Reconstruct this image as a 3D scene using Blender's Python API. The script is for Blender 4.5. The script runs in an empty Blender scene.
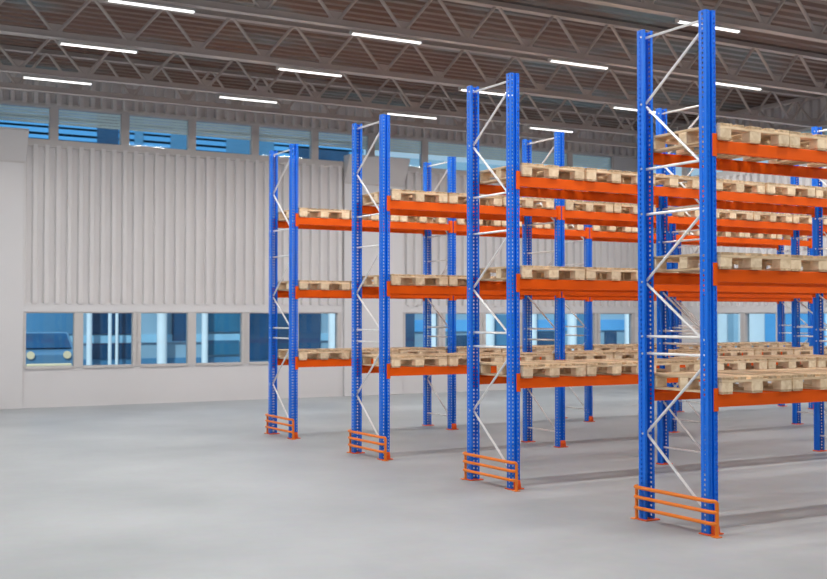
import bpy, bmesh, math, random
from mathutils import Vector, Matrix
random.seed(7)
sc = bpy.context.scene
col = sc.collection

# ------------------------------------------------------------------ materials
def new_mat(name):
    m = bpy.data.materials.new(name); m.use_nodes = True
    nt = m.node_tree
    b = nt.nodes['Principled BSDF']
    return m, nt, b

def lin(r, g, b):
    f = lambda c: (c/12.92 if c <= .04045 else ((c+.055)/1.055)**2.4)
    return (f(r/255), f(g/255), f(b/255), 1)

def mat(name, rgb, rough=.5, metal=0., var=.06, scale=6., spec=.5, stretch=(1, 1, 1), bump=0., detail=4):
    """principled material whose colour wanders a little with object-space noise"""
    m, nt, b = new_mat(name)
    tc = nt.nodes.new('ShaderNodeTexCoord'); mp = nt.nodes.new('ShaderNodeMapping')
    mp.inputs['Scale'].default_value = stretch
    nz = nt.nodes.new('ShaderNodeTexNoise'); nz.inputs['Scale'].default_value = scale
    nz.inputs['Detail'].default_value = detail
    oi = nt.nodes.new('ShaderNodeObjectInfo')
    ad = nt.nodes.new('ShaderNodeVectorMath'); ad.operation = 'ADD'
    ml = nt.nodes.new('ShaderNodeVectorMath'); ml.operation = 'SCALE'; ml.inputs['Scale'].default_value = 37.
    cb = nt.nodes.new('ShaderNodeCombineXYZ')
    for i in range(3): nt.links.new(oi.outputs['Random'], cb.inputs[i])
    nt.links.new(cb.outputs[0], ml.inputs[0])
    nt.links.new(tc.outputs['Object'], ad.inputs[0]); nt.links.new(ml.outputs[0], ad.inputs[1])
    nt.links.new(ad.outputs[0], mp.inputs[0]); nt.links.new(mp.outputs[0], nz.inputs['Vector'])
    rp = nt.nodes.new('ShaderNodeValToRGB')
    c = lin(*rgb)
    rp.color_ramp.elements[0].position = .3; rp.color_ramp.elements[1].position = .7
    rp.color_ramp.elements[0].color = tuple(max(0, v*(1-var)) for v in c[:3])+(1,)
    rp.color_ramp.elements[1].color = tuple(min(1, v*(1+var)) for v in c[:3])+(1,)
    nt.links.new(nz.outputs['Fac'], rp.inputs[0]); nt.links.new(rp.outputs[0], b.inputs['Base Color'])
    b.inputs['Roughness'].default_value = rough; b.inputs['Metallic'].default_value = metal
    b.inputs['Specular IOR Level'].default_value = spec
    if bump:
        bp = nt.nodes.new('ShaderNodeBump'); bp.inputs['Strength'].default_value = bump; bp.inputs['Distance'].default_value = .01
        nt.links.new(nz.outputs['Fac'], bp.inputs['Height']); nt.links.new(bp.outputs[0], b.inputs['Normal'])
    return m

M = {}
M['blue'] = mat('blue_powder_coat', (7, 114, 232), .32, .0, .04, 3, .4)
M['orange'] = mat('orange_powder_coat', (238, 92, 0), .5, 0, .05, 3, .22)
M['guard'] = mat('orange_guard_paint', (242, 128, 24), .38, 0, .04, 5, .5)
M['foot'] = mat('red_orange_plate', (232, 90, 22), .5, 0, .08, 9, .4)
M['galv'] = mat('galvanised_steel', (244, 243, 241), .3, .25, .05, 12, .6)
M['bolt'] = mat('zinc_bolt', (220, 220, 222), .3, .8, .03, 20)
M['wall'] = mat('wall_sheet_paint', (212, 209, 209), .6, 0, .02, .8, .35)
M['panel'] = mat('wall_panel_paint', (211, 209, 210), .55, 0, .02, .6, .35)
M['frame'] = mat('window_frame_paint', (196, 192, 190), .5, 0, .03, 3, .35)
M['hood'] = mat('hood_sheet_paint', (198, 195, 195), .55, 0, .02, 1, .35)
M['truss'] = mat('truss_steel_paint', (188, 180, 176), .5, .1, .06, 2, .4)
M['lamp_body'] = mat('lamp_body_paint', (190, 188, 186), .45, 0, .03, 8)
M['top_slats'] = mat('pale_teal_slat', (200, 230, 234), .4, .1, .06, 2)
M['asphalt'] = mat('yard_asphalt', (120, 128, 136), .8, 0, .15, 1.5)
M['rubber'] = mat('tyre_rubber', (25, 25, 28), .8)

# wood, grain along local X or Y, each board its own tone
def wood(name, a, b_, stretch, vmin=.84):
    m, nt, b = new_mat(name)
    tc = nt.nodes.new('ShaderNodeTexCoord'); mp = nt.nodes.new('ShaderNodeMapping'); mp.inputs['Scale'].default_value = stretch
    oi = nt.nodes.new('ShaderNodeObjectInfo')
    sc_ = nt.nodes.new('ShaderNodeMath'); sc_.operation = 'MULTIPLY'; sc_.inputs[1].default_value = 91.
    nz = nt.nodes.new('ShaderNodeTexNoise'); nz.noise_dimensions = '4D'; nz.inputs['Scale'].default_value = 5; nz.inputs['Detail'].default_value = 6
    nz.inputs['Distortion'].default_value = .6
    nt.links.new(oi.outputs['Random'], sc_.inputs[0]); nt.links.new(sc_.outputs[0], nz.inputs['W'])
    nt.links.new(tc.outputs['Object'], mp.inputs[0]); nt.links.new(mp.outputs[0], nz.inputs['Vector'])
    rp = nt.nodes.new('ShaderNodeValToRGB'); rp.color_ramp.elements[0].position = .32; rp.color_ramp.elements[1].position = .62
    rp.color_ramp.elements[0].color = lin(*a); rp.color_ramp.elements[1].color = lin(*b_)
    hs = nt.nodes.new('ShaderNodeHueSaturation')
    mr = nt.nodes.new('ShaderNodeMapRange'); mr.inputs[3].default_value = vmin; mr.inputs[4].default_value = 1.12
    nt.links.new(oi.outputs['Random'], mr.inputs[0]); nt.links.new(mr.outputs[0], hs.inputs['Value'])
    nt.links.new(nz.outputs['Fac'], rp.inputs[0]); nt.links.new(rp.outputs[0], hs.inputs['Color'])
    nt.links.new(hs.outputs[0], b.inputs['Base Color'])
    b.inputs['Roughness'].default_value = .75; b.inputs['Specular IOR Level'].default_value = .2
    bp = nt.nodes.new('ShaderNodeBump'); bp.inputs['Strength'].default_value = .3; bp.inputs['Distance'].default_value = .004
    nt.links.new(nz.outputs['Fac'], bp.inputs['Height']); nt.links.new(bp.outputs[0], b.inputs['Normal'])
    return m
M['wood_x'] = wood('pallet_wood_cross_grain', (206, 174, 136), (242, 218, 184), (.8, 6, 6))
M['wood_y'] = wood('pallet_wood_long_grain', (184, 150, 114), (230, 202, 166), (5, .8, 5), .68)
M['wood_b'] = wood('pallet_block_wood', (224, 196, 158), (248, 226, 194), (3, 1.5, 3))

def floor_mat():
    m, nt, b = new_mat('polished_concrete')
    tc = nt.nodes.new('ShaderNodeTexCoord')
    n1 = nt.nodes.new('ShaderNodeTexNoise'); n1.inputs['Scale'].default_value = .55; n1.inputs['Detail'].default_value = 7; n1.inputs['Roughness'].default_value = .55
    n2 = nt.nodes.new('ShaderNodeTexNoise'); n2.inputs['Scale'].default_value = 9; n2.inputs['Detail'].default_value = 5
    nt.links.new(tc.outputs['Object'], n1.inputs['Vector']); nt.links.new(tc.outputs['Object'], n2.inputs['Vector'])
    r1 = nt.nodes.new('ShaderNodeValToRGB'); r1.color_ramp.elements[0].position = .3; r1.color_ramp.elements[1].position = .7
    r1.color_ramp.elements[0].color = lin(160, 165, 168); r1.color_ramp.elements[1].color = lin(183, 187, 190)
    mx = nt.nodes.new('ShaderNodeMix'); mx.data_type = 'RGBA'; mx.blend_type = 'MULTIPLY'; mx.inputs['Factor'].default_value = .12
    nt.links.new(n1.outputs['Fac'], r1.inputs[0]); nt.links.new(r1.outputs[0], mx.inputs['A']); nt.links.new(n2.outputs['Color'], mx.inputs['B'])
    nt.links.new(mx.outputs['Result'], b.inputs['Base Color'])
    mr = nt.nodes.new('ShaderNodeMapRange'); mr.inputs[3].default_value = .38; mr.inputs[4].default_value = .55
    nt.links.new(n1.outputs['Fac'], mr.inputs[0]); nt.links.new(mr.outputs[0], b.inputs['Roughness'])
    b.inputs['Specular IOR Level'].default_value = .35
    return m
M['floor'] = floor_mat()

def ceiling_mat():
    # coated steel deck in rusty brown, with teal reflections painted in as patches
    m, nt, b = new_mat('roof_deck_steel')
    tc = nt.nodes.new('ShaderNodeTexCoord'); mp = nt.nodes.new('ShaderNodeMapping'); mp.inputs['Scale'].default_value = (.5, 1.1, 1)
    nz = nt.nodes.new('ShaderNodeTexNoise'); nz.inputs['Scale'].default_value = .7; nz.inputs['Detail'].default_value = 4
    nt.links.new(tc.outputs['Object'], mp.inputs[0]); nt.links.new(mp.outputs[0], nz.inputs['Vector'])
    rp = nt.nodes.new('ShaderNodeValToRGB')
    e = rp.color_ramp.elements; e[0].position = .35; e[0].color = lin(122, 98, 88); e[1].position = .68; e[1].color = lin(128, 142, 146)
    x = e.new(.5); x.color = lin(126, 106, 97)
    nt.links.new(nz.outputs['Fac'], rp.inputs[0]); nt.links.new(rp.outputs[0], b.inputs['Base Color'])
    b.inputs['Metallic'].default_value = .5; b.inputs['Roughness'].default_value = .42
    return m
M['ceiling'] = ceiling_mat()

def glass_mat(name, tint):
    m, nt, b = new_mat(name); nt.nodes.remove(b)
    out = nt.nodes['Material Output']
    tr = nt.nodes.new('ShaderNodeBsdfTransparent'); tr.inputs[0].default_value = tint
    gl = nt.nodes.new('ShaderNodeBsdfGlossy'); gl.inputs['Roughness'].default_value = .03; gl.inputs[0].default_value = (.9, .95, 1, 1)
    fr = nt.nodes.new('ShaderNodeFresnel'); fr.inputs[0].default_value = 1.5
    mx = nt.nodes.new('ShaderNodeMixShader')
    ge = nt.nodes.new('ShaderNodeNewGeometry'); iv = nt.nodes.new('ShaderNodeMath'); iv.operation = 'SUBTRACT'; iv.inputs[0].default_value = 1
    mu = nt.nodes.new('ShaderNodeMath'); mu.operation = 'MULTIPLY'
    nt.links.new(ge.outputs['Backfacing'], iv.inputs[1]); nt.links.new(iv.outputs[0], mu.inputs[0]); nt.links.new(fr.outputs[0], mu.inputs[1])
    nt.links.new(mu.outputs[0], mx.inputs[0]); nt.links.new(tr.outputs[0], mx.inputs[1]); nt.links.new(gl.outputs[0], mx.inputs[2])
    nt.links.new(mx.outputs[0], out.inputs[0])
    return m
M['glass'] = glass_mat('blue_tinted_glass', (.74, .88, .96, 1))

def emit(name, rgb, s):
    m, nt, b = new_mat(name)
    b.inputs['Base Color'].default_value = (.9, .9, .9, 1)
    b.inputs['Emission Color'].default_value = rgb+(1,); b.inputs['Emission Strength'].default_value = s
    return m
M['tube'] = emit('lit_lamp_diffuser', (1, .985, .96), 2.4)

# ------------------------------------------------------------------ mesh helpers
class MB:
    def __init__(s): s.v = []; s.f = []
    def add(s, vs, fs):
        n = len(s.v); s.v += [tuple(v) for v in vs]; s.f += [tuple(i+n for i in f) for f in fs]; return s
    def box(s, x0, x1, y0, y1, z0, z1):
        return s.add([(x0,y0,z0),(x1,y0,z0),(x1,y1,z0),(x0,y1,z0),(x0,y0,z1),(x1,y0,z1),(x1,y1,z1),(x0,y1,z1)],
                     [(0,3,2,1),(4,5,6,7),(0,1,5,4),(1,2,6,5),(2,3,7,6),(3,0,4,7)])
    def tube(s, pts, r, n=10):
        pts = [Vector(p) for p in pts]; rings = []
        for i, p in enumerate(pts):
            d = (pts[min(i+1, len(pts)-1)]-pts[max(i-1, 0)]).normalized()
            a = Vector((0, 0, 1)) if abs(d.z) < .9 else Vector((1, 0, 0))
            u = d.cross(a).normalized(); w = d.cross(u).normalized()
            rings.append([p+r*(math.cos(2*math.pi*k/n)*u+math.sin(2*math.pi*k/n)*w) for k in range(n)])
        vs = [q for rg in rings for q in rg]; fs = []
        for i in range(len(pts)-1):
            for k in range(n):
                fs.append((i*n+k, i*n+(k+1) % n, (i+1)*n+(k+1) % n, (i+1)*n+k))
        fs.append(tuple(range(n))[::-1]); fs.append(tuple((len(pts)-1)*n+k for k in range(n)))
        return s.add(vs, fs)
    def prism(s, poly, axis, a, b):
        """extrude a 2-D polygon along an axis: axis 'x' -> poly in (y,z), 'y' -> (x,z), 'z' -> (x,y)"""
        put = {'x': lambda p, t: (t, p[0], p[1]), 'y': lambda p, t: (p[0], t, p[1]), 'z': lambda p, t: (p[0], p[1], t)}[axis]
        n = len(poly)
        vs = [put(p, a) for p in poly]+[put(p, b) for p in poly]
        return s.add(vs, [tuple(range(n))[::-1], tuple(range(n, 2*n))]+[(i, (i+1) % n, n+(i+1) % n, n+i) for i in range(n)])
    def mesh(s, name, m, bevel=0., smooth=False):
        me = bpy.data.meshes.new(name); me.from_pydata(s.v, [], s.f)
        bm = bmesh.new(); bm.from_mesh(me)
        bmesh.ops.recalc_face_normals(bm, faces=bm.faces)
        if bevel: bmesh.ops.bevel(bm, geom=[e for e in bm.edges], offset=bevel, segments=1, affect='EDGES', clamp_overlap=True)
        bm.to_mesh(me); bm.free()
        me.materials.append(m)
        if smooth: me.polygons.foreach_set('use_smooth', [True]*len(me.polygons)); me.set_sharp_from_angle(angle=math.radians(40))
        return me

def link(name, me, parent=None, loc=(0, 0, 0)):
    o = bpy.data.objects.new(name, me); col.objects.link(o); o.location = loc
    if parent is not None: o.parent = parent
    return o
def empty(name, loc=(0, 0, 0)):
    o = bpy.data.objects.new(name, None); o.empty_display_size = .2; col.objects.link(o); o.location = loc; return o
def tag(o, label, cat, group=None):
    o['label'] = label; o['category'] = cat
    if group: o['group'] = group
    return o
def struct(o): o['kind'] = 'structure'; return o

# ------------------------------------------------------------------ dimensions (metres)
BAY, PITCH, DEPTH, H = 2.80, 2.9024, .7846, 4.4376       # bay, row spacing, frame depth (front to back post), post height
PW, PD = .1108, .0905                                     # post width along the aisle, post depth
LEVELS = (1.175, 2.236, 3.335)                            # beam tops
YW, XR, ZC = 16.60, 13.70, 6.78                           # back wall, right wall, ceiling
XL, YF = -15.0, -11.0                                       # unseen hall lengthened left / behind the camera so its roof blocks sun

# ------------------------------------------------------------------ setting
struct(link('floor', MB().box(XL, XR+.2, YF, YW+.2, -.2, 0).mesh('floor', M['floor'])))

# ceiling: trapezoidal deck, ribs along X
def corrugate(a0, a1, pitch, depth, top=.3, slope=.12):
    """2-D profile points (t, offset): narrow raised rib, wide valley"""
    pts = []; t = a0
    while t < a1:
        for u, o in ((0, 0), ((1-top-2*slope)*pitch, 0), ((1-top-slope)*pitch, depth), ((1-slope)*pitch, depth)):
            if t+u < a1: pts.append((t+u, o))
        t += pitch
    pts.append((a1, 0)); return pts
mb = MB()
pf = corrugate(YF, YW+.1, .30, .06, .4, .1)
vs = []; fs = []
for y, o in pf: vs += [(XL, y, ZC+o), (XR+.1, y, ZC+o)]
for i in range(len(pf)-1): fs.append((2*i, 2*i+1, 2*i+3, 2*i+2))
n0 = len(vs)
vs += [(XL, YF, ZC+.2), (XR+.1, YF, ZC+.2), (XR+.1, YW+.1, ZC+.2), (XL, YW+.1, ZC+.2)]; fs.append((n0, n0+1, n0+2, n0+3))
struct(link('ceiling', mb.add(vs, fs).mesh('ceiling', M['ceiling'])))

def sheet(name, m, fx, a0, a1, z0, z1, parent=None, pitch=.2265, depth=.075):
    pf = corrugate(a0, a1, pitch, depth, .36, .10); vs = []; fs = []
    for a, o in pf: vs += [fx(a, o, z0), fx(a, o, z1)]
    for i in range(len(pf)-1): fs.append((2*i, 2*i+2, 2*i+3, 2*i+1))
    n0 = len(vs)                                         # flat backing behind the sheet
    vs += [fx(a0, -.05, z0), fx(a1, -.05, z0), fx(a1, -.05, z1), fx(a0, -.05, z1)]; fs.append((n0, n0+1, n0+2, n0+3))
    return link(name, MB().add(vs, fs).mesh(name, m), parent)

fb = lambda a, o, z: (a, YW+.03-o, z)                    # back wall: a = X
fr = lambda a, o, z: (XR+.03-o, a, z)                    # right wall: a = Y
wall_back = struct(sheet('wall_back', M['wall'], fb, XL, XR+.03, 2.09, 5.30))
sheet('upper_sheet', M['wall'], fb, XL, XR+.03, 6.12, ZC+.1, wall_back)
link('base_panel', MB().box(XL, XR, YW, YW+.15, 0, .80).mesh('base_panel', M['panel']), wall_back)
link('header_band', MB().box(XL, XR, YW-.02, YW+.15, 1.93, 2.10).mesh('header_band', M['panel']), wall_back)
wall_right = struct(sheet('wall_right', M['wall'], fr, YF, YW+.03, 2.09, 5.30))
sheet('upper_sheet', M['wall'], fr, YF, YW+.03, 6.12, ZC+.1, wall_right)
link('base_panel', MB().box(XR, XR+.15, YF, YW+.1, 0, .80).mesh('base_panel', M['panel']), wall_right)
link('header_band', MB().box(XR-.02, XR+.15, YF, YW, 1.93, 2.10).mesh('header_band', M['panel']), wall_right)

# unseen wall added behind the camera to block frontal light, open at the left
struct(link('wall_light_block', MB().box(-4.0, XR, YF-.15, YF, 0, ZC).mesh('wall_light_block', M['panel'])))
win_n = [0]
def window(axis, a0, a1, z0, z1, with_slats=False, jl=.09, jr=.09):
    """one window: its frame (a ring of four bars) with a pane, and pale stacked strips across the top of the upper lights"""
    win_n[0] += 1
    P = (lambda b, x0, x1, d0, d1, u0, u1: b.box(x0, x1, YW+d0, YW+d1, u0, u1)) if axis == 'b' else \
        (lambda b, x0, x1, d0, d1, u0, u1: b.box(XR+d0, XR+d1, x0, x1, u0, u1))
    b = MB()
    P(b, a0-jl, a0, -.015, .12, z0-.02, z1+.02); P(b, a1, a1+jr, -.015, .12, z0-.02, z1+.02)
    P(b, a0, a1, -.01, .12, z1, z1+.035); P(b, a0, a1, -.03, .12, z0-.045, z0)
    # slim inner sash
    for q in ((a0, a0+.008, z0, z1), (a1-.008, a1, z0, z1)): P(b, q[0], q[1], .03, .08, q[2], q[3])
    P(b, a0, a1, .03, .08, z0, z0+.01); P(b, a0, a1, .03, .08, z1-.01, z1)
    w = struct(link('window_%d' % win_n[0], b.mesh('window_frame', M['frame'])))
    link('pane', P(MB(), a0, a1, .05, .058, z0, z1).mesh('pane', M['glass']), w)
    if with_slats:
        b = MB(); zz = z1-.03
        for k in range(5):
            zt = zz-k*.062
            if axis == 'b': b.prism([(YW+.004, zt), (YW+.008, zt+.004), (YW+.024, zt-.046), (YW+.018, zt-.050)], 'x', a0+.01, a1-.01)
            else: b.prism([(XR+.004, zt), (XR+.008, zt+.004), (XR+.024, zt-.046), (XR+.018, zt-.050)], 'y', a0+.01, a1-.01)
        link('top_slats', b.mesh('top_slats', M['top_slats']), w)
    return w
Z0, Z1 = .82, 1.91
# lower lights of the back wall, between the two pilasters and beyond the right one
e = [-2.31, -1.36, -1.18, -.15, .02, 1.04, 1.22, 2.27, 2.44, 3.44, 3.62, 4.59]
for i in range(0, 12, 2): window('b', e[i], e[i+1], Z0, Z1)
e = [6.38, 7.30, 7.49, 8.47, 8.66, 9.66, 9.85, 10.85, 11.04, 12.06, 12.25, 13.33]
for i in range(0, 12, 2): window('b', e[i], e[i+1], Z0, Z1)
link('end_panel', MB().box(13.42, XR+.1, YW, YW+.15, .8, 1.93).mesh('end_panel', M['panel']), wall_back)
link('end_panel', MB().box(XL, -2.4, YW, YW+.15, .8, 1.93).mesh('end_panel', M['panel']), wall_back)
link('end_panel', MB().box(4.68, 6.29, YW, YW+.15, .8, 1.93).mesh('end_panel', M['panel']), wall_back)
# clerestory of the back wall
k0 = -1.79-3*1.452
for k in range(13):
    a = k0+k*1.452
    window('b', a+.085, a+1.452-.085, 5.41, 6.065, True, .085, .085)
link('end_panel', MB().box(XL, k0, YW, YW+.15, 5.3, 6.12).mesh('end_panel', M['panel']), wall_back)
link('end_panel', MB().box(k0+13*1.452, XR, YW, YW+.15, 5.3, 6.12).mesh('end_panel', M['panel']), wall_back)
for nm, z0, z1 in (('sill_band', 5.26, 5.40), ('head_band', 6.085, 6.155)):
    link(nm, MB().box(XL, XR, YW-.035, YW+.1, z0, z1).mesh(nm, M['frame']), wall_back)
    link(nm, MB().box(XR-.035, XR+.1, YF, YW-.035, z0, z1).mesh(nm, M['frame']), wall_right)
# right wall
for k in range(8):
    a1 = 14.0-k*1.12
    window('r', a1-.95, a1, Z0, Z1)
link('end_panel', MB().box(XR, XR+.15, 14.09, YW, .8, 1.93).mesh('end_panel', M['panel']), wall_right)
link('end_panel', MB().box(XR, XR+.15, YF, 14.0-7*1.12-.95-.09, .8, 1.93).mesh('end_panel', M['panel']), wall_right)
for k in range(8):
    a1 = 16.4-k*1.452
    window('r', a1-1.452+.095, a1-.095, 5.41, 6.065, True, .095, .095)
link('end_panel', MB().box(XR, XR+.15, YF, 16.4-8*1.452, 5.3, 6.12).mesh('end_panel', M['panel']), wall_right)
link('end_panel', MB().box(XR, XR+.15, 16.4, YW, 5.3, 6.12).mesh('end_panel', M['panel']), wall_right)

# two flat pilaster panels, each with a sloping hood on top
def pilaster(n, x0, x1):
    w = struct(link('trim_%d' % n, MB().box(x0, x1, YW-.07, YW-.005, 0, 4.92).mesh('pilaster_panel', M['panel'], .006)))
    b = MB().prism([(YW-.075, 4.925), (YW-.36, 5.50), (YW-.36, 5.545), (YW-.04, 5.545), (YW-.04, 4.925)], 'x', x0-.01, x1+.03)
    link('sloping_hood', b.mesh('sloping_hood', M['hood'], .004), w)
    link('joint_strip', MB().box(x0-.005, x1+.005, YW-.085, YW-.07, 4.895, 4.925).mesh('joint_strip', M['frame']), w)
pilaster(1, -3.95, -2.38)
pilaster(2, 4.74, 6.28)

# ------------------------------------------------------------------ roof trusses
ZB, ZT, NODE = 6.095, 6.70, 1.123
def truss(length0, length1, phase, axis, at, label, NODE=NODE, dz=0.):
    t = empty('roof_truss', (0, at, ZB+dz) if axis == 'x' else (at, 0, ZB))
    bx = lambda b, a0, a1, w, z0, z1: b.box(a0, a1, -w, w, z0, z1) if axis == 'x' else b.box(-w, w, a0, a1, z0, z1)
    h = ZT-ZB-dz
    b = MB(); bx(b, length0, length1, .065, -.065, -.05); bx(b, length0, length1, .04, -.05, .035)
    link('bottom_chord', b.mesh('bottom_chord', M['truss'], .004), t)
    b = MB(); bx(b, length0, length1, .07, h-.02, h+.0); bx(b, length0, length1, .03, h, h+.07)
    link('top_chord', b.mesh('top_chord', M['truss'], .004), t)
    a = phase
    while a-NODE > length0: a -= NODE
    u = lambda s, z: (s, 0, z) if axis == 'x' else (0, s, z)
    down = MB().tube([u(-NODE/2+.03, h), u(-.04, .035)], .027, 8).mesh('web_rod', M['truss'], 0, True)
    up = MB().tube([u(.04, .035), u(NODE/2-.03, h)], .027, 8).mesh('web_rod', M['truss'], 0, True)
    gus = (MB().box(-.11, .11, -.008, .008, -.02, .15) if axis == 'x' else MB().box(-.008, .008, -.11, .11, -.02, .15)).mesh('gusset_plate', M['truss'])
    while a < length1:
        off = (a, 0, 0) if axis == 'x' else (0, a, 0)
        if a-NODE/2 > length0: link('web_rod', down, t, off)
        if a+NODE/2 < length1: link('web_rod', up, t, off)
        link('gusset_plate', gus, t, off)
        a += NODE
    return tag(t, label, 'roof truss', 'steel roof trusses')
for Y, lb in ((4.86, 'steel roof truss nearest the camera, cut off by the top edge of the view'),
              (7.73, 'steel roof truss second nearest the camera, crossing above the blue posts'),
              (10.46, 'steel roof truss third from the camera, in the middle of the ceiling'),
              (13.28, 'steel roof truss second from the long wall, with the farthest lamp row under it'),
              (14.55, 'steel roof truss closest to the long wall, just above the high windows')):
    if Y > 14: truss(XL+.1, 13.33, -2.90, 'x', Y, lb, 1.06, -.045)
    else: truss(XL+.1, 13.33, -3.11, 'x', Y, lb)
truss(YF+.3, 16.35, 11.05+NODE/2, 'y', 13.40, 'steel roof truss along the right end wall, crossing behind the top pallets')

# ------------------------------------------------------------------ tube lights under the trusses
tube_body = MB().box(0, 1.18, -.038, .038, .012, .045).mesh('lamp_body', M['lamp_body'], .006)
tube_diff = MB().prism([(-.032, .012), (-.026, -.006), (-.012, -.012), (.012, -.012), (.026, -.006), (.032, .012)], 'x', .012, 1.168).mesh('diffuser', M['tube'])
tube_cap = MB().box(-.012, .012, -.039, .039, -.014, .047).mesh('end_cap', M['lamp_body'], .004)
tube_hang = MB().tube([(0, 0, .04), (0, 0, .08)], .006, 6).mesh('hanger', M['lamp_body'])
ordx = ['leftmost', 'second from the left', 'third from the left', 'fourth from the left']
rows = ((4.86, (4.163,), 'nearest the camera'), (7.73, (-3.043, .504, 4.08, 7.627), 'second nearest the camera'),
        (10.46, (-3.043, .504, 4.08, 7.627), 'third from the camera'), (13.28, (-3.043, .504, 4.08, 7.627), 'nearest the long wall'))
for Y, xs, where in rows:
    for i, x in enumerate(xs):
        t = empty('ceiling_light', (x, Y, 5.953))
        if len(xs) == 1: lb = 'lit white tube light behind the top of the tallest blue post'
        else: lb = 'lit white tube light, %s in the lamp row %s' % (ordx[i], where)
        tag(t, lb, 'ceiling light', 'tube lights hung under the roof trusses')
        link('lamp_body', tube_body, t); link('diffuser', tube_diff, t)
        for q in (0, 1.18): link('end_cap', tube_cap, t, (q, 0, 0))
        for q in (.25, .93): link('hanger', tube_hang, t, (q, 0, 0))

# ------------------------------------------------------------------ pallet racks
def post_mesh(back):
    """open perforated C-section with a grooved face; 'back' mirrors it so that the opening faces the rack's inside"""
    prof = [(.024, .086), (0, .086), (0, .0), (.038, 0), (.042, .020), (.066, .020), (.070, 0), (PW, 0), (PW, .086), (PW-.024, .086)]
    holes = {1: (.55, .019), 2: (.5, .013), 4: (.5, .013), 6: (.5, .017), 7: (.45, .019)}
    step = .042; n = int(H/step); z0 = .012
    vs = []; fs = []
    def quad(a, b, c, d):
        k = len(vs); vs.extend((a, b, c, d)); fs.append((k, k+1, k+2, k+3))
    for i in range(len(prof)-1):
        A, B = Vector(prof[i]), Vector(prof[i+1]); L = (B-A).length
        P = lambda t, z: ((A+(B-A)*t).x, (A+(B-A)*t).y, z)
        if i in holes:
            c, w = holes[i]; t0 = c-w/2/L; t1 = c+w/2/L
            quad(P(0, z0), P(t0, z0), P(t0, H), P(0, H)); quad(P(t1, z0), P(1, z0), P(1, H), P(t1, H))
            z = z0
            for k in range(n):
                a = .03+k*step; b = a+.019
                if b > H-.02: break
                quad(P(t0, z), P(t1, z), P(t1, a), P(t0, a)); z = b
            quad(P(t0, z), P(t1, z), P(t1, H), P(t0, H))
        else: quad(P(0, z0), P(1, z0), P(1, H), P(0, H))
    if back: vs = [(x, PD-y, z) for x, y, z in vs]
    me = bpy.data.meshes.new('upright_post'); me.from_pydata(vs, [], fs)
    bm = bmesh.new(); bm.from_mesh(me); bmesh.ops.remove_doubles(bm, verts=bm.verts, dist=.0002)
    bmesh.ops.recalc_face_normals(bm, faces=bm.faces)
    bmesh.ops.solidify(bm, geom=bm.faces[:], thickness=.003)
    bm.to_mesh(me); bm.free(); me.materials.append(M['blue']); return me
POST = (post_mesh(False), post_mesh(True))
BASE = MB().box(-.025, PW+.035, -.03, PD+.006, 0, .012).mesh('base_plate', M['foot'], .003)
br = MB().prism([(-.032, .012), (-.004, .012), (-.004, .10), (-.012, .10), (-.026, .06)], 'x', .022, .104)
BRACKET = br.mesh('foot_bracket', M['foot'], .003)
ANCHOR = MB().tube([(.063, -.038, .052), (.063, -.020, .052)], .013, 8).mesh('anchor_bolt', M['foot'])
XB = .056                                                  # braces sit in the middle of the post width
yf, yb = .055, DEPTH+.035                                  # brace ends inside the two posts
def rod(p, q, r=.0126): return MB().tube([(XB, p[0], p[1]), (XB, q[0], q[1])], r, 8)
HORIZ = [rod((yf, z), (yb, z)).mesh('horizontal_brace', M['galv'], 0, True) for z in (.21, 1.50, 1.655, 2.76, 3.17, 4.37)]
DIAG = [rod(p, q).mesh('diagonal_brace', M['galv'], 0, True) for p, q in
        (((yf, .16), (yb, .77)), ((yb, .79), (yf, 1.45)), ((yf, 1.60), (yb, 2.13)), ((yb, 2.16), (yf, 2.76)),
         ((yf, 3.10), (yb, 3.74)), ((yb, 3.77), (yf, 4.32)))]
NUT = MB().tube([(-.008, DEPTH+.030, 0), (.0, DEPTH+.030, 0)], .010, 8).mesh('brace_bolt', M['bolt'])
# beam: stepped box section, origin at the left post's corner, front face at y = 0
BL0, BL1 = PW+.002, BAY-.002
BEAM = MB().prism([(.003, -.108), (.003, -.006), (.009, 0), (.028, 0), (.028, -.026), (.050, -.026), (.050, -.108)], 'x', BL0, BL1).mesh('beam', M['orange'], .002)
BEAMB = MB().prism([(PD-y, z) for y, z in ((.003, -.108), (.003, -.006), (.009, 0), (.028, 0), (.028, -.026), (.050, -.026), (.050, -.108))], 'x', BL0, BL1).mesh('beam', M['orange'], .002)
def conn(front, left):
    s = 1 if left else -1; x = PW if left else 0.
    b = MB()
    y0, y1 = (-.007, -.001) if front else (PD+.001, PD+.007)
    b.box(min(x-s*.047, x+s*.006), max(x-s*.047, x+s*.006), y0, y1, -.142, .053)      # wing over the post face
    y0, y1 = (-.007, .052) if front else (PD-.052, PD+.007)
    b.box(min(x+s*.001, x+s*.006), max(x+s*.001, x+s*.006), y0, y1, -.142, .053)      # flange along the post side
    return b.mesh('beam_connector', M['orange'], .0015)
CONN = {(f, l): conn(f, l) for f in (True, False) for l in (True, False)}

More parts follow.
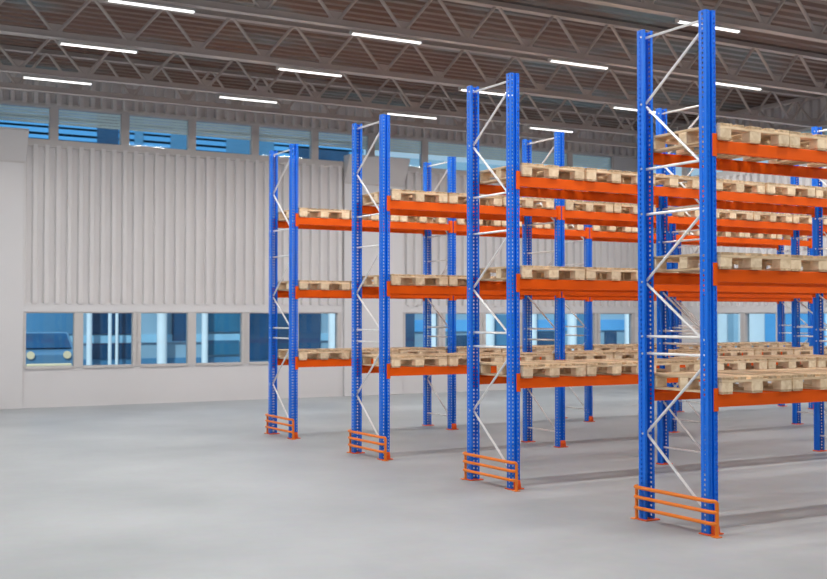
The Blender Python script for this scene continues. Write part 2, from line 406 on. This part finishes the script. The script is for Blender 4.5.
ROWLB = ('nearest', 'second nearest', 'third', 'farthest')
racks = []
NFR = (2, 4, 5, 5)                                         # upright frames standing in each row
for r in range(4):
    t = empty('pallet_rack', (0, r*PITCH, 0)); racks.append(t)
    tag(t, ['blue and orange pallet rack nearest the camera, with the tallest looking posts',
            'blue and orange pallet rack directly behind the nearest one',
            'blue and orange pallet rack third from the camera, before the farthest one',
            'blue and orange pallet rack farthest back, nearest the windowed wall'][r], 'pallet rack', 'rows of pallet racking')
    for k in range(NFR[r]):
        X = k*BAY
        for s in (0, 1):
            o = link('upright_post', POST[s], t, (X, s*DEPTH, 0))
            link('base_plate', BASE, o)
            if s == 0:
                link('foot_bracket', BRACKET, o); link('anchor_bolt', ANCHOR, o)
        for me in HORIZ[(1 if k == 0 else 0):]: link('horizontal_brace', me, t, (X, 0, 0))
        for me in DIAG: link('diagonal_brace', me, t, (X, 0, 0))
        for z in (.78, 2.145, 2.76, 3.17, 3.755, 4.37, 1.50, 1.655): link('brace_bolt', NUT, t, (X, 0, z))
        if k < NFR[r]-1:
            for z in LEVELS:
                for s in (0, 1):
                    o = link('beam', (BEAM, BEAMB)[s], t, (X, s*DEPTH, z))
                    link('beam_connector', CONN[(s == 0, True)], o)
                    link('beam_connector', CONN[(s == 0, False)], o, (BAY, 0, 0))

# ------------------------------------------------------------------ rack-end guards
def guard_parts():
    r = .017; X = -.046; y0, y1 = -.105, DEPTH+PD+.028; hs = (.297, .209, .113); c = .05; xf, xr = -.008, -.004
    def wrap(h, r, drop):
        # straight along the frame's side, bent in towards the posts at both ends
        p = [(xr, y1, h), (X+.025, y1-.008, h), (X+.007, y1-.025, h), (X, y1-.055, h), (X, .3, h), (X, y0+.055, h), (X+.007, y0+.025, h), (X+.022, y0+.008, h)]
        if drop: p += [(xf-.010, y0+.001, h-.004), (xf-.002, y0, h-.014), (xf, y0, h-.035), (xf, y0, .01)]
        else: p += [(xf, y0, h)]
        return MB().tube(p, r, 10)
    top = wrap(hs[0], r, True).mesh('top_rail', M['guard'], 0, True)
    low = [wrap(h, r*.95, False).mesh('rail', M['guard'], 0, True) for h in hs[1:]]
    leg = MB().tube([(xr, y1, hs[0]+.015), (xr, y1, .01)], r*.9, 10).mesh('rear_leg', M['guard'], 0, True)
    foot = MB().box(xf-.032, xf+.032, y0-.03, y0+.045, 0, .01).mesh('foot_plate', M['guard'], .003)
    foot2 = MB().box(xr-.04, xr+.04, y1-.01, y1+.045, 0, .01).mesh('foot_plate', M['guard'], .003)
    return top, low, leg, foot, foot2
gt, gl_, gleg, gf, gf2 = guard_parts()
for r in range(4):
    g = empty('rack_guard', (0, r*PITCH, 0))
    tag(g, ['orange tubular guard rail at the foot of the nearest rack end', 'orange tubular guard rail at the foot of the second nearest rack end',
            'orange tubular guard rail at the foot of the third rack end', 'orange tubular guard rail at the foot of the farthest rack end'][r], 'guard rail', 'rack end guards')
    link('top_rail', gt, g)
    for me in gl_: link('rail', me, g)
    link('rear_leg', gleg, g); link('foot_plate', gf, g); link('foot_plate', gf2, g)

# ------------------------------------------------------------------ wooden pallets
W, D = .838, .915
def B(*a): return MB().box(*a)
BLK = B(-.065, .065, -.05, .05, .020, .098).mesh('block', M['wood_b'], .003)
BOT = B(-.05, .05, -D/2, D/2, 0, .020).mesh('bottom_board', M['wood_y'], .002)
BOTO = B(-.06, .06, -D/2, D/2, 0, .020).mesh('bottom_board', M['wood_y'], .002)
CRS = B(-W/2, W/2, -.05, .05, .098, .121).mesh('cross_board', M['wood_x'], .002)
DK = {w: B(-w/2, w/2, -D/2, D/2, .121, .144).mesh('deck_board', M['wood_y'], .002) for w in (.145, .10)}
DECK = ((-.3465, .145), (-.183, .10), (0, .145), (.183, .10), (.3465, .145))
def pallet_proto():
    t = empty('wooden_pallet')
    for x, w in DECK: link('deck_board', DK[w], t, (x, 0, 0))
    for y in (-D/2+.05, 0, D/2-.05): link('cross_board', CRS, t, (0, y, 0))
    for x in (-.354, 0, .354):
        link('bottom_board', BOTO, t, (x, 0, 0))
        for y in (-D/2+.05, 0, D/2-.05): link('block', BLK, t, (x, y, 0))
    return t
proto = pallet_proto(); kids = list(proto.children); first = True
lvl = ('bottom', 'middle', 'top')
NB = ((3,), (3, 3, 1), (3, 3, 3, 1), (3, 3, 3, 3))       # pallets in each bay
pos = ('left', 'middle', 'right')
bayn = ('first', 'second', 'third', 'fourth', 'fifth')
for r in range(4):
    for k, cnt in enumerate(NB[r]):
        for l, z in enumerate(LEVELS):
            for j in range(cnt):
                if first: t = proto; first = False
                else:
                    t = proto.copy(); col.objects.link(t)
                    for c in kids:
                        q = c.copy(); q.parent = t; col.objects.link(q)
                t.location = (k*BAY+.130+W/2+j*.866+random.uniform(-.003, .005), r*PITCH+(DEPTH+PD)/2+random.uniform(-.015, .015), z+.0005)
                t.rotation_euler.z = random.uniform(-.008, .008)
                lb = 'wooden pallet, %s in the %s bay from left, %s shelf of the %s rack' % (pos[j], bayn[k], lvl[l], ROWLB[r])
                tag(t, lb, 'pallet', 'empty wooden pallets on the racks')

# ------------------------------------------------------------------ outside the windows
struct(link('ground', MB().box(-60, 90, YW+.2, 90, -.3, -.05).mesh('ground', M['asphalt'])))
struct(link('ground', MB().box(XR+.3, 90, -60, YW+.2, -.3, -.05).mesh('ground', M['asphalt'])))
def facade(name, label, x0, x1, y, dep, h, base, bands, blocks, pillars):
    t = link(name, MB().box(x0, x1, y, y+dep, -.05, h).mesh(name, base)); tag(t, label, 'building')
    for z0, z1, m in bands: link('facade_band', MB().box(x0-.02, x1+.02, y-.06, y+.1, z0, z1).mesh('facade_band', m), t)
    for a0, a1, z0, z1, m in blocks: link('dark_window', MB().box(a0, a1, y-.09, y+.1, z0, z1).mesh('dark_window', m), t)
    for a, w, z1, m in pillars: link('pillar', MB().tube([(a, y-.5, -.05), (a, y-.5, z1)], w, 16).mesh('pillar', m, 0, True), t)
    return t
sky_b = mat('blue_cladding', (98, 170, 222), .4, 0, .12, .6, .5, (.3, .3, 1.5))
mid_b = mat('mid_blue_cladding', (84, 134, 168), .4, 0, .15, .5)
navy = mat('dark_blue_glazing', (38, 74, 106), .25, 0, .2, 1)
pale = mat('pale_cladding', (240, 242, 243), .5, 0, .05, 1)
steel = mat('grey_blue_cladding', (150, 176, 192), .5, 0, .1, .5)
teal = mat('teal_glazing', (52, 112, 142), .3, 0, .15, 1)
light = mat('light_blue_cladding', (156, 200, 222), .45, 0, .08, 1)
facade('office_building', 'blue striped office building seen through the left windows', -14, 12.6, 31, 8, 15, steel,
       [(0, .42, mid_b), (.95, 1.22, light), (5.0, 15.05, sky_b), (7.72, 7.80, navy), (7.95, 8.02, mid_b), (8.2, 8.32, navy), (7.5, 7.6, mid_b)],
       [(.3, 2.05, 1.25, 2.6, mid_b), (2.55, 4.05, .42, .93, navy), (2.55, 4.05, 1.24, 2.6, navy), (5.3, 5.95, 1.0, 2.6, navy), (6.55, 7.7, .5, 1.0, teal), (6.55, 7.9, 1.3, 2.6, teal),
        (8.0, 9.75, .3, 2.4, navy), (10.0, 10.85, .3, 2.4, navy), (2.7, 3.4, 7.3, 8.9, navy), (3.95, 4.25, 7.3, 8.9, mid_b), (5.2, 5.9, 7.3, 8.9, mid_b), (7.2, 9.0, 7.3, 8.1, mid_b), (9.6, 12.0, 7.3, 7.95, navy)],
       [(2.38, .09, 4.5, pale), (3.05, .06, 4.5, pale), (3.28, .05, 4.5, pale), (4.8, .17, 4.5, pale), (6.3, .11, 4.5, pale), (11.15, .17, 4.5, pale)])
facade('storage_building', 'grey blue storage building seen through the windows behind the racks', 13, 30, 31, 8, 7.9, steel,
       [(0, .3, navy), (1.25, 1.7, sky_b)],
       [(14.2, 14.8, .2, 2.6, navy), (16.3, 17.7, .3, 1.1, navy), (18.2, 19.6, .3, 1.9, mid_b), (20.2, 21.6, .2, 1.2, navy), (22.3, 23.2, .3, 2.0, mid_b), (24.1, 24.7, .2, 1.2, navy)],
       [(15.3, .3, 4.5, pale), (17.9, .25, 4.5, pale), (20.0, .2, 4.5, pale), (22.0, .2, 4.5, pale), (25.0, .18, 4.5, pale), (25.5, .12, 4.5, pale)])
pb = facade('pale_building', 'pale building seen through the right end windows', 29, 36, 4, 26, 4, pale, [(.2, .5, steel), (2.2, 2.3, steel)], [], [])
link('blue_window', MB().box(28.9, 29.1, 23.6, 26.6, .55, 2.15).mesh('blue_window', sky_b), pb)
for y in (28.3, 29.5): link('grey_column', MB().box(28.7, 28.96, y-.16, y+.16, -.05, 4).mesh('grey_column', steel), pb)

def car(loc, rz, label, body):
    t = empty('parked_car', loc); t.rotation_euler.z = rz; tag(t, label, 'car')
    b = MB().prism([(-2.1, .25), (-2.15, .7), (-1.9, .85), (-1.2, .92), (-.6, 1.42), (.8, 1.42), (1.6, .95), (2.1, .85), (2.15, .3)], 'y', -.85, .85)
    link('body', b.mesh('body', body, .05), t)
    g = MB().prism([(-1.0, .95), (-.52, 1.36), (.74, 1.36), (1.35, .95)], 'y', -.87, .87)
    link('side_window', g.mesh('side_window', navy), t)
    for x in (-1.35, 1.35):
        for y in (-.8, .8):
            link('wheel', MB().tube([(x, y-.1, .32), (x, y+.1, .32)], .32, 18).mesh('wheel', M['rubber'], 0, True), t)
    return t
c = car((.12, 28.0, -.05), -math.pi/2, 'grey blue parked car facing the leftmost low window', mat('grey_blue_car_paint', (92, 128, 156), .3, 0, .02, 1))
cream = mat('cream_lamp_glass', (255, 222, 178), .3, 0, .02, 1)
for y in (-.50, .50): link('headlight', MB().tube([(2.10, y, .80), (2.16, y, .80)], .11, 14).mesh('headlight', cream), c)
link('windscreen', MB().prism([(.98, 1.36), (1.64, .97), (1.68, .99), (1.02, 1.39)], 'y', -.72, .72).mesh('windscreen', navy), c)
link('bumper', MB().box(2.13, 2.2, -.62, .62, .46, .56).mesh('bumper', cream, .02), c)

# ------------------------------------------------------------------ light
w = bpy.data.worlds.new('daylight'); sc.world = w; w.use_nodes = True
bg = w.node_tree.nodes['Background']; bg.inputs[0].default_value = (.86, .93, 1, 1); bg.inputs[1].default_value = 1.0

def area(name, loc, sx, sy, power, color=(1, .98, .95), spread=math.radians(150)):
    l = bpy.data.lights.new(name, 'AREA'); l.shape = 'RECTANGLE'; l.size = sx; l.size_y = sy; l.energy = power; l.color = color; l.spread = spread
    o = bpy.data.objects.new(name, l); col.objects.link(o); o.location = loc; return o
sun = bpy.data.lights.new('sun', 'SUN'); sun.energy = 5.5; sun.angle = math.radians(2); sun.color = (1, .96, .9)
so = bpy.data.objects.new('sun', sun); col.objects.link(so); so.rotation_euler = Vector((.5, .6, -.9)).to_track_quat('-Z', 'Y').to_euler()
# each tube also carries a lamp; the hall's lamp grid goes on behind the camera and to the right
for Y in (-3.64, -.81, 2.02, 4.86, 7.73, 10.46, 13.28):
    for x in (-6.6, -3.043, .504, 4.08, 7.627, 11.2):
        area('lamp', (x+.59, Y, 5.93), 1.15, .08, 76, spread=math.radians(178))

# ------------------------------------------------------------------ camera (50 mm, slightly upward)
cd = bpy.data.cameras.new('camera'); cam = bpy.data.objects.new('camera', cd); col.objects.link(cam)
F = Vector((.49474008, .86872349, .0234892)); R = Vector((.868961720, -.494879290, .000130732)); U = Vector((-.01173789, -.02034654, .99972408))
cam.matrix_world = Matrix(((R.x, U.x, -F.x, -6.9217), (R.y, U.y, -F.y, -7.1573), (R.z, U.z, -F.z, 1.8342), (0, 0, 0, 1)))
cd.sensor_width = 36; cd.lens = 1145.954/827*36; cd.clip_end = 300
cd.dof.use_dof = True; cd.dof.focus_distance = 12.0; cd.dof.aperture_fstop = 2.2
sc.camera = cam
sc.view_settings.view_transform = 'Standard'; sc.view_settings.look = 'None'; sc.view_settings.gamma = 1; sc.view_settings.use_curve_mapping = False
sc.view_settings.exposure = -0.42
